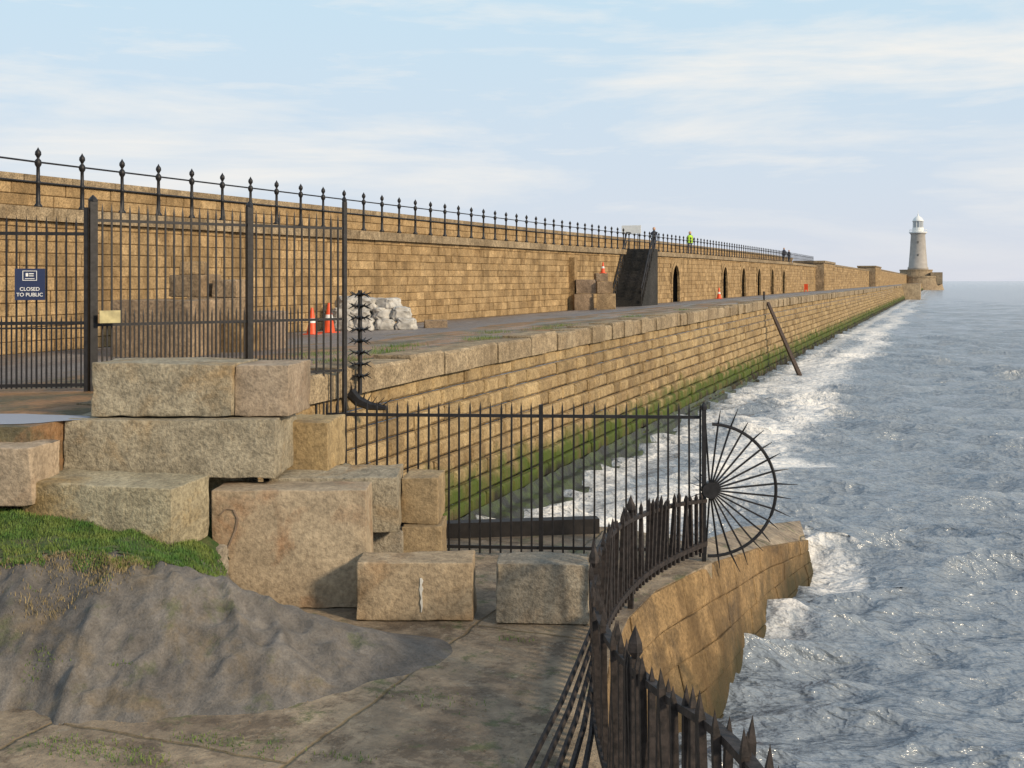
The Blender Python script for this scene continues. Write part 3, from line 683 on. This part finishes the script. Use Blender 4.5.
props(mh, 'broad heap of dark grey brown mud spilling over the paving at lower left', 'mud heap')
def gedge(c): return 9.95+.25*noise.noise(Vector((c*2.3, 0, 0)))+.12*noise.noise(Vector((c*8, 0, 0)))
gb = hfield('grass_bank', -9, -2.7, 9.7, 12, .04, lambda c, d: mudz(c, d)+.012, M['turf'], lambda c, d: d > gedge(c) and c < -2.98+.08*noise.noise(Vector((d*6, 3, 0))))
props(gb, kind='structure')
def blades(name, spots, mat, label, cat_, hmin, hmax, kind='stuff'):
    vs = []; fs = []
    for (p, s) in spots:
        a = random.uniform(0, 6.28); h = random.uniform(hmin, hmax)*s; w = .004; lean = Vector((math.cos(a+1.3), math.sin(a+1.3), 0))*h*random.uniform(.2, .9)
        n = Vector((math.cos(a)*w, math.sin(a)*w, 0)); b = len(vs)
        vs += [p-n, p+n, p+n*.6+lean*.4+Vector((0, 0, h*.6)), p-n*.6+lean*.4+Vector((0, 0, h*.6)), p+lean+Vector((0, 0, h))]
        fs += [(b, b+1, b+2, b+3), (b+3, b+2, b+4)]
    mb = MB(); mb.add(vs, fs); return props(mb.build(name, mat, recalc=False), label, cat_, kind=kind)
sp = []
while len(sp) < 24000:
    c = random.uniform(-6.2, -2.85); d = random.uniform(9.7, 11.1)
    nv = noise.noise(Vector((c*1.8, d*1.8, 4)))+.5*noise.noise(Vector((c*6, d*6, 4)))
    if d < gedge(c)+.1 and nv < .05: continue
    if nv < -.35 and random.random() < .7: continue
    sp.append((CW(c, d, mudz(c, d)+.01), 1))
for k in range(7000):
    c = random.uniform(-5.4, -2.9); d = random.uniform(8.9, 9.9)
    if noise.noise(Vector((c*2.2, d*3, 8))) > .20+.2*(c+5.4)/2.5: sp.append((CW(c, d, mudz(c, d)), .6))
blades('grass_blades', sp, M['grass'], 'short green grass covering the bank below the sunken block', 'grass', .015, .045)
sp = []
for (u, d, r, n_) in ((118, 9.78, .26, 800), (70, 9.8, .3, 420), (20, 9.8, .3, 220), (100, 9.55, .25, 260), (45, 9.4, .3, 220)):
    for _ in range(n_):
        c = (u-512)/F*d+random.gauss(0, r*.5); dd = d+random.gauss(0, .08); sp.append((CW(c, dd, mudz(c, dd)), 1))
blades('dry_grass', sp, M['dry'], 'tufts of straw coloured dry grass on the crest of the mud heap', 'grass', .015, .055)
sp = []
for (u, v, r, n_) in ((105, 752, .25, 260), (200, 740, .15, 120), (345, 758, .1, 60), (60, 745, .2, 100), (515, 640, .1, 40), (150, 762, .2, 90), (440, 700, .25, 60), (260, 748, .2, 70)):
    p = PZ(u, v, -1.9)
    for _ in range(n_): sp.append((p+Vector((random.gauss(0, r), random.gauss(0, r*.4), 0)), .7))
for (X0, Y, n_) in ((-10.1, 17.3, 300), (-10.3, 19.5, 360), (-10.8, 21, 220), (-10.1, 24, 300), (-11, 27, 200), (-10.4, 31, 200), (-11.3, 18.6, 200), (-10.2, 38, 200), (-10.1, 46, 200), (-10.3, 29, 200)):
    for _ in range(n_): yy = Y+random.gauss(0, .4); sp.append((warp(X0+random.gauss(0, .22), yy, 0), 2.1))
blades('weeds', sp, M['grass'], 'sparse green weeds in the cracks of paving and deck', 'weeds', .015, .05)
mb = MB()
for k in range(260):
    u = random.uniform(-20, 590); v = random.uniform(640, 790); p = PZ(u, v, -1.9); r = random.uniform(.003, .009)
    mb.lathe([(r*.7, -.005), (r, r*.4), (r*.5, r*.9)], p, 5)
props(mb.build('gravel', M['paving']), 'fine gravel scattered across the worn paving', 'gravel', kind='stuff')
mb = MB(); p = PZ(284, 681, -1.9); p.z = -1.80
mb.add([p+Vector((-.09, -.03, .0)), p+Vector((.08, -.04, .02)), p+Vector((.1, .05, .0)), p+Vector((-.07, .05, .03)), p+Vector((0, 0, .045))], ((0,1,4),(1,2,4),(2,3,4),(3,0,4)))
props(mb.build('litter', M['white']), 'scrap of white litter on the edge of the mud', 'litter')

# ---------------------------------------------------------------- lighthouse
lc = PU(918, 600, 0)
ph = root('pier_head', Vector((lc.x, lc.y, -3.5)), 'rounded stone pier head under the lighthouse with a lower wing', 'pier head')
mb = MB(); mb.lathe([(13.5, -4), (12.6, -1), (12, 3.2), (12.3, 3.3), (12.3, 4.2)], lc, 32); mb.build('base', M['far'], ph)
mb = MB(); mb.lathe([(8.6, 4.2), (8.3, 7.0), (8.6, 7.1), (8.6, 7.7)], lc+Vector((-1, 0, 0)), 24); mb.build('plinth', M['far'], ph)
mb = MB(); mb.box(lc+Vector((9.5, -3, 0)), (6, 10, 6.2)); mb.build('wing', M['far'], ph)
lh = root('lighthouse', lc+Vector((0, 0, 7.7)), 'pale tapering lighthouse with white lantern at the end of the pier', 'lighthouse')
mb = MB(); mb.lathe([(5.4, 7.7), (5.3, 9), (4.9, 9.3), (4.2, 18), (3.7, 26.5), (4.0, 27.2), (4.4, 27.6)], lc, 28); mb.build('tower', M['tower'], lh, True)
mb = MB(); mb.lathe([(4.6, 27.6), (4.7, 28.0), (4.7, 28.2)], lc, 28); mb.build('gallery', M['white'], lh)
mb = MB()
for k in range(16):
    q = 2*math.pi*k/16; pp_ = lc+Vector((4.5*math.cos(q), 4.5*math.sin(q), 28.2)); mb.tube([pp_, pp_+Vector((0, 0, 1.2))], .08, 4)
mb.tube([lc+Vector((4.5*math.cos(2*math.pi*k/24), 4.5*math.sin(2*math.pi*k/24), 29.4)) for k in range(25)], .08, 4); mb.build('railing', M['white'], lh)
mb = MB(); mb.lathe([(2.9, 28.2), (2.9, 30.6)], lc, 20); mb.build('lantern_base', M['white'], lh)
mb = MB(); mb.lathe([(2.5, 30.6), (2.5, 34)], lc, 16); mb.build('lantern', M['glass'], lh)
mb = MB()
for k in range(10):
    q = 2*math.pi*k/10; pp_ = lc+Vector((2.55*math.cos(q), 2.55*math.sin(q), 30.6)); mb.tube([pp_, pp_+Vector((0, 0, 3.4))], .22, 4)
mb.build('lantern_frame', M['white'], lh)
mb = MB(); mb.lathe([(3.0, 34), (2.9, 34.4), (2.0, 35.9), (.8, 36.8), (.35, 37), (.4, 37.6), (.1, 38.2), (.1, 39.8), (0, 40)], lc, 20); mb.build('dome', M['white'], lh, True)
for z in (15, 22):
    mb = MB(); dr = (Vector((0, 0, 0))-lc).xy.normalized(); rr = 4.6-(z-9)*.06; mb.box(lc+Vector((dr.x*(rr-.1), dr.y*(rr-.1), z)), (.7, .7, 1.2), math.atan2(dr.y, dr.x)); mb.build('window', M['tower_window'], lh)

# ---------------------------------------------------------------- people and small things on promenade
def person(u, X, label, top_mat, vest=False, heading=0., step=.12, s=1.):
    th = YAW-math.atan((u-512)/F); Y = -X/math.tan(th); z = 3.04+r_top(Y)
    me = bpy.data.meshes.new('body')
    J = [(0,0,.95),(0,0,1.2),(0,0,1.42),(0,0,1.52),(0,.01,1.66),(0,0,1.73),
         (-.1,0,.9),(-.1,step,.5),(-.1,step*.6,.08),(-.1,step*.6+.14,.03),
         (.1,0,.9),(.1,-step,.5),(.1,-step*1.6,.08),(.1,-step*1.6+.14,.03),
         (-.19,0,1.4),(-.24,.02,1.12),(-.22,.14,.9),(-.21,.2,.82),(.19,0,1.4),(.24,-.03,1.12),(.23,.05,.88),(.23,.08,.8)]
    E = [(0,1),(1,2),(2,3),(3,4),(4,5),(0,6),(6,7),(7,8),(8,9),(0,10),(10,11),(11,12),(12,13),(2,14),(14,15),(15,16),(16,17),(2,18),(18,19),(19,20),(20,21)]
    R = [.15,.14,.16,.06,.1,.07,.1,.065,.05,.04,.1,.065,.05,.04,.065,.05,.035,.035,.065,.05,.035,.035]
    me.from_pydata([tuple(t*s for t in j) for j in J], E, [])
    o = bpy.data.objects.new('person', me); COL.objects.link(o); me.materials.append(top_mat)
    o.modifiers.new('skin', 'SKIN')
    for i, sv in enumerate(me.skin_vertices[0].data): sv.radius = (R[i]*s, R[i]*s*.8); sv.use_root = (i == 0)
    o.modifiers.new('sub', 'SUBSURF').levels = 1
    o.location = (X, Y, z); o.rotation_euler = (0, 0, heading)
    props(o, label, 'person')
    mb = MB(); mb.lathe([(.06, 1.56), (.105, 1.62), (.112, 1.68), (.09, 1.76), (.03, 1.79)], (0, 0, 0), 10); h = mb.build('head', M['skin'], origin=(0, 0, 0)); h.parent = o
    if vest:
        mb = MB(); mb.lathe([(.19, .88), (.19, 1.15), (.21, 1.38), (.09, 1.5)], (0, 0, 0), 12); h = mb.build('vest', M['hivis'], origin=(0, 0, 0)); h.parent = o; h.scale = (1.1, .85, 1)
    return o
person(690, -18.3, 'person in a bright yellow high visibility jacket standing at the promenade railing', M['cloth'], True, .4, 0.)
person(654, -18.9, 'person in dark clothes walking near the white board above the stairs', M['cloth'], False, 0)
person(784, -18.4, 'far person in dark clothes on the promenade, left of the distant two', M['cloth'], False, .3)
person(789, -19.2, 'far person in dark clothes on the promenade, right of the distant two', M['cloth'], False, 3.)
pb = root('information_board', (-17.5, 65, 3.04+r_top(65)), 'small white board fixed on the railing above the stairs', 'sign')
mb = MB(); mb.box((-17.5, 65, 4.0+r_top(65)), (1.2, .05, .5)); mb.build('panel', M['white'], pb)
for x in (-.4, .4):
    mb = MB(); mb.tube([(-17.5+x, 65.06, 3.04+r_top(65)), (-17.5+x, 65.06, 4.5+r_top(65))], .03, 5); mb.build('leg', M['iron'], pb)

# ---------------------------------------------------------------- sea
R_ = np.concatenate([6*np.exp(np.linspace(0, math.log(100), 1000)), 600*np.exp(np.linspace(0, math.log(60), 60)[1:])])
TH = np.radians(np.concatenate([np.linspace(-80, -31, 50)[:-1], np.linspace(-31, 14, 600)[:-1], np.linspace(14, 85, 80)]))
rr, tt = np.meshgrid(R_, TH, indexing='ij'); X = rr*np.sin(tt); Y = rr*np.cos(tt); Z = np.zeros_like(X); DX = np.zeros_like(X); DY = np.zeros_like(X)
rng = np.random.RandomState(3)
dr_ = np.maximum(.0047*rr, .003)
patch = .8+.35*np.sin(X*.31+.9*np.sin(Y*.17))*np.sin(Y*.23+1)
for i in range(110):
    lam = .26*(4.6/.26)**(i/109.)*rng.uniform(.9, 1.1); hd = -YAW+math.pi+rng.normal(.15, .42); k = 2*math.pi/lam
    amp = .0135*lam*rng.uniform(.5, 1.3)*(1.35 if lam < 2. else .7); w = np.clip(1.6-dr_*4/lam, 0, 1)
    ph_ = k*(X*math.sin(hd)+Y*math.cos(hd))+rng.uniform(0, 6.28); a = amp*w*patch
    Z += a*np.cos(ph_); DX -= .8*a*np.sin(ph_)*math.sin(hd); DY -= .8*a*np.sin(ph_)*math.cos(hd)
fo = 1.1*np.exp(-((X+5.2+.5*np.sin(Y*.13)+.3*np.sin(Y*.41))/1.4)**2)*np.clip((Y-13)/6, 0, 1)*np.clip(1.25-Y/420, .5, 1)
fo += .8*np.exp(-((X+7.4)/.6)**2)
tp = PU(818, 18.3, 0); fo += 1.3*np.exp(-(((X-tp.x)**2+(Y-tp.y)**2)/.9))
tp = PU(778, 15.2, 0); fo += .6*np.exp(-(((X-tp.x)**2+(Y-tp.y)**2)/.8))
tp = PU(785, 29, 0); fo += 1.*np.exp(-(((X-tp.x)/2.4)**2+((Y-tp.y)/.5)**2))
fo += .7*np.clip((Z-.17)*6, 0, .7)
XX, YY, ZZ = X+DX, Y+DY, Z-3.3
co = np.stack([XX, YY, ZZ], -1).reshape(-1, 3).astype(np.float32)
nr_, nt_ = X.shape; I = np.arange(nr_*nt_).reshape(nr_, nt_)
q = np.stack([I[:-1, :-1], I[1:, :-1], I[1:, 1:], I[:-1, 1:]], -1).reshape(-1, 4)[:, ::-1].astype(np.int32)
me = bpy.data.meshes.new('sea'); me.vertices.add(len(co)); me.vertices.foreach_set('co', co.ravel())
me.loops.add(q.size); me.loops.foreach_set('vertex_index', q.ravel()); me.polygons.add(len(q))
me.polygons.foreach_set('loop_start', np.arange(0, q.size, 4, dtype=np.int32)); me.polygons.foreach_set('loop_total', np.full(len(q), 4, dtype=np.int32))
me.update(calc_edges=True); me.polygons.foreach_set('use_smooth', [True]*len(q))
at = me.attributes.new('foam', 'FLOAT', 'POINT'); at.data.foreach_set('value', fo.ravel().astype(np.float32))
me.materials.append(M['sea']); o = bpy.data.objects.new('sea', me); COL.objects.link(o); props(o, kind='structure')

# ---------------------------------------------------------------- light, world, camera
EL = math.radians(25); az = Vector((.96, -.28)).normalized(); sx, sy = az
sd = Vector((sx*math.cos(EL), sy*math.cos(EL), math.sin(EL)))
sun = bpy.data.lights.new('sun', 'SUN'); sun.energy = 3.9; sun.angle = math.radians(7); sun.color = (1, .82, .59)
so = bpy.data.objects.new('sun', sun); COL.objects.link(so); so.rotation_euler = sd.to_track_quat('Z', 'Y').to_euler()
w = bpy.data.worlds.new('World'); bpy.context.scene.world = w; w.use_nodes = True; nt = w.node_tree
bg = nt.nodes['Background']
sky = N(nt, 'ShaderNodeTexSky', sky_type='NISHITA', sun_disc=False, sun_elevation=EL, sun_rotation=math.atan2(sx, sy), air_density=1., dust_density=1., ozone_density=1.)
tc = N(nt, 'ShaderNodeTexCoord').outputs['Generated']
el = N(nt, 'ShaderNodeSeparateXYZ', {0: tc}).outputs[2]
pale = MIX(nt, MR(nt, el, 0, .26), (6.7, 7.0, 7.9), (5.7, 7.5, 8.7))
pale = MIX(nt, MR(nt, el, .26, 1.), pale, (2.8, 4.4, 6.8))
base = MIX(nt, .92, sky.outputs[0], pale)
mp = N(nt, 'ShaderNodeMapping', {'Vector': tc, 'Scale': (1, 1, 6.5), 'Location': (.55, .12, .1)}).outputs[0]
c1 = MR(nt, NOI(nt, mp, 2.4, 9, .58, .25), .49, .68)
c2 = MR(nt, NOI(nt, mp, 5.5, 7, .6, .2), .54, .72)
cl = M2(nt, 'MULTIPLY', M2(nt, 'MAXIMUM', c1, M2(nt, 'MULTIPLY', c2, .6)), MR(nt, el, .02, .12, .3, .9))
bg.inputs[1].default_value = .106
nt.links.new(MIX(nt, cl, base, (9.1, 8.7, 8.1)), bg.inputs[0])
sc = bpy.context.scene
sc.view_settings.view_transform = 'Standard'; sc.view_settings.look = 'None'; sc.view_settings.exposure = 0
cam = bpy.data.cameras.new('camera'); co_ = bpy.data.objects.new('camera', cam); COL.objects.link(co_)
cam.sensor_width = 36; cam.lens = 36*F/1024; cam.shift_y = -103/1024; cam.clip_end = 60000; cam.clip_start = .05
co_.location = (0, 0, CAMZ); co_.rotation_euler = (math.pi/2, 0, YAW); sc.camera = co_
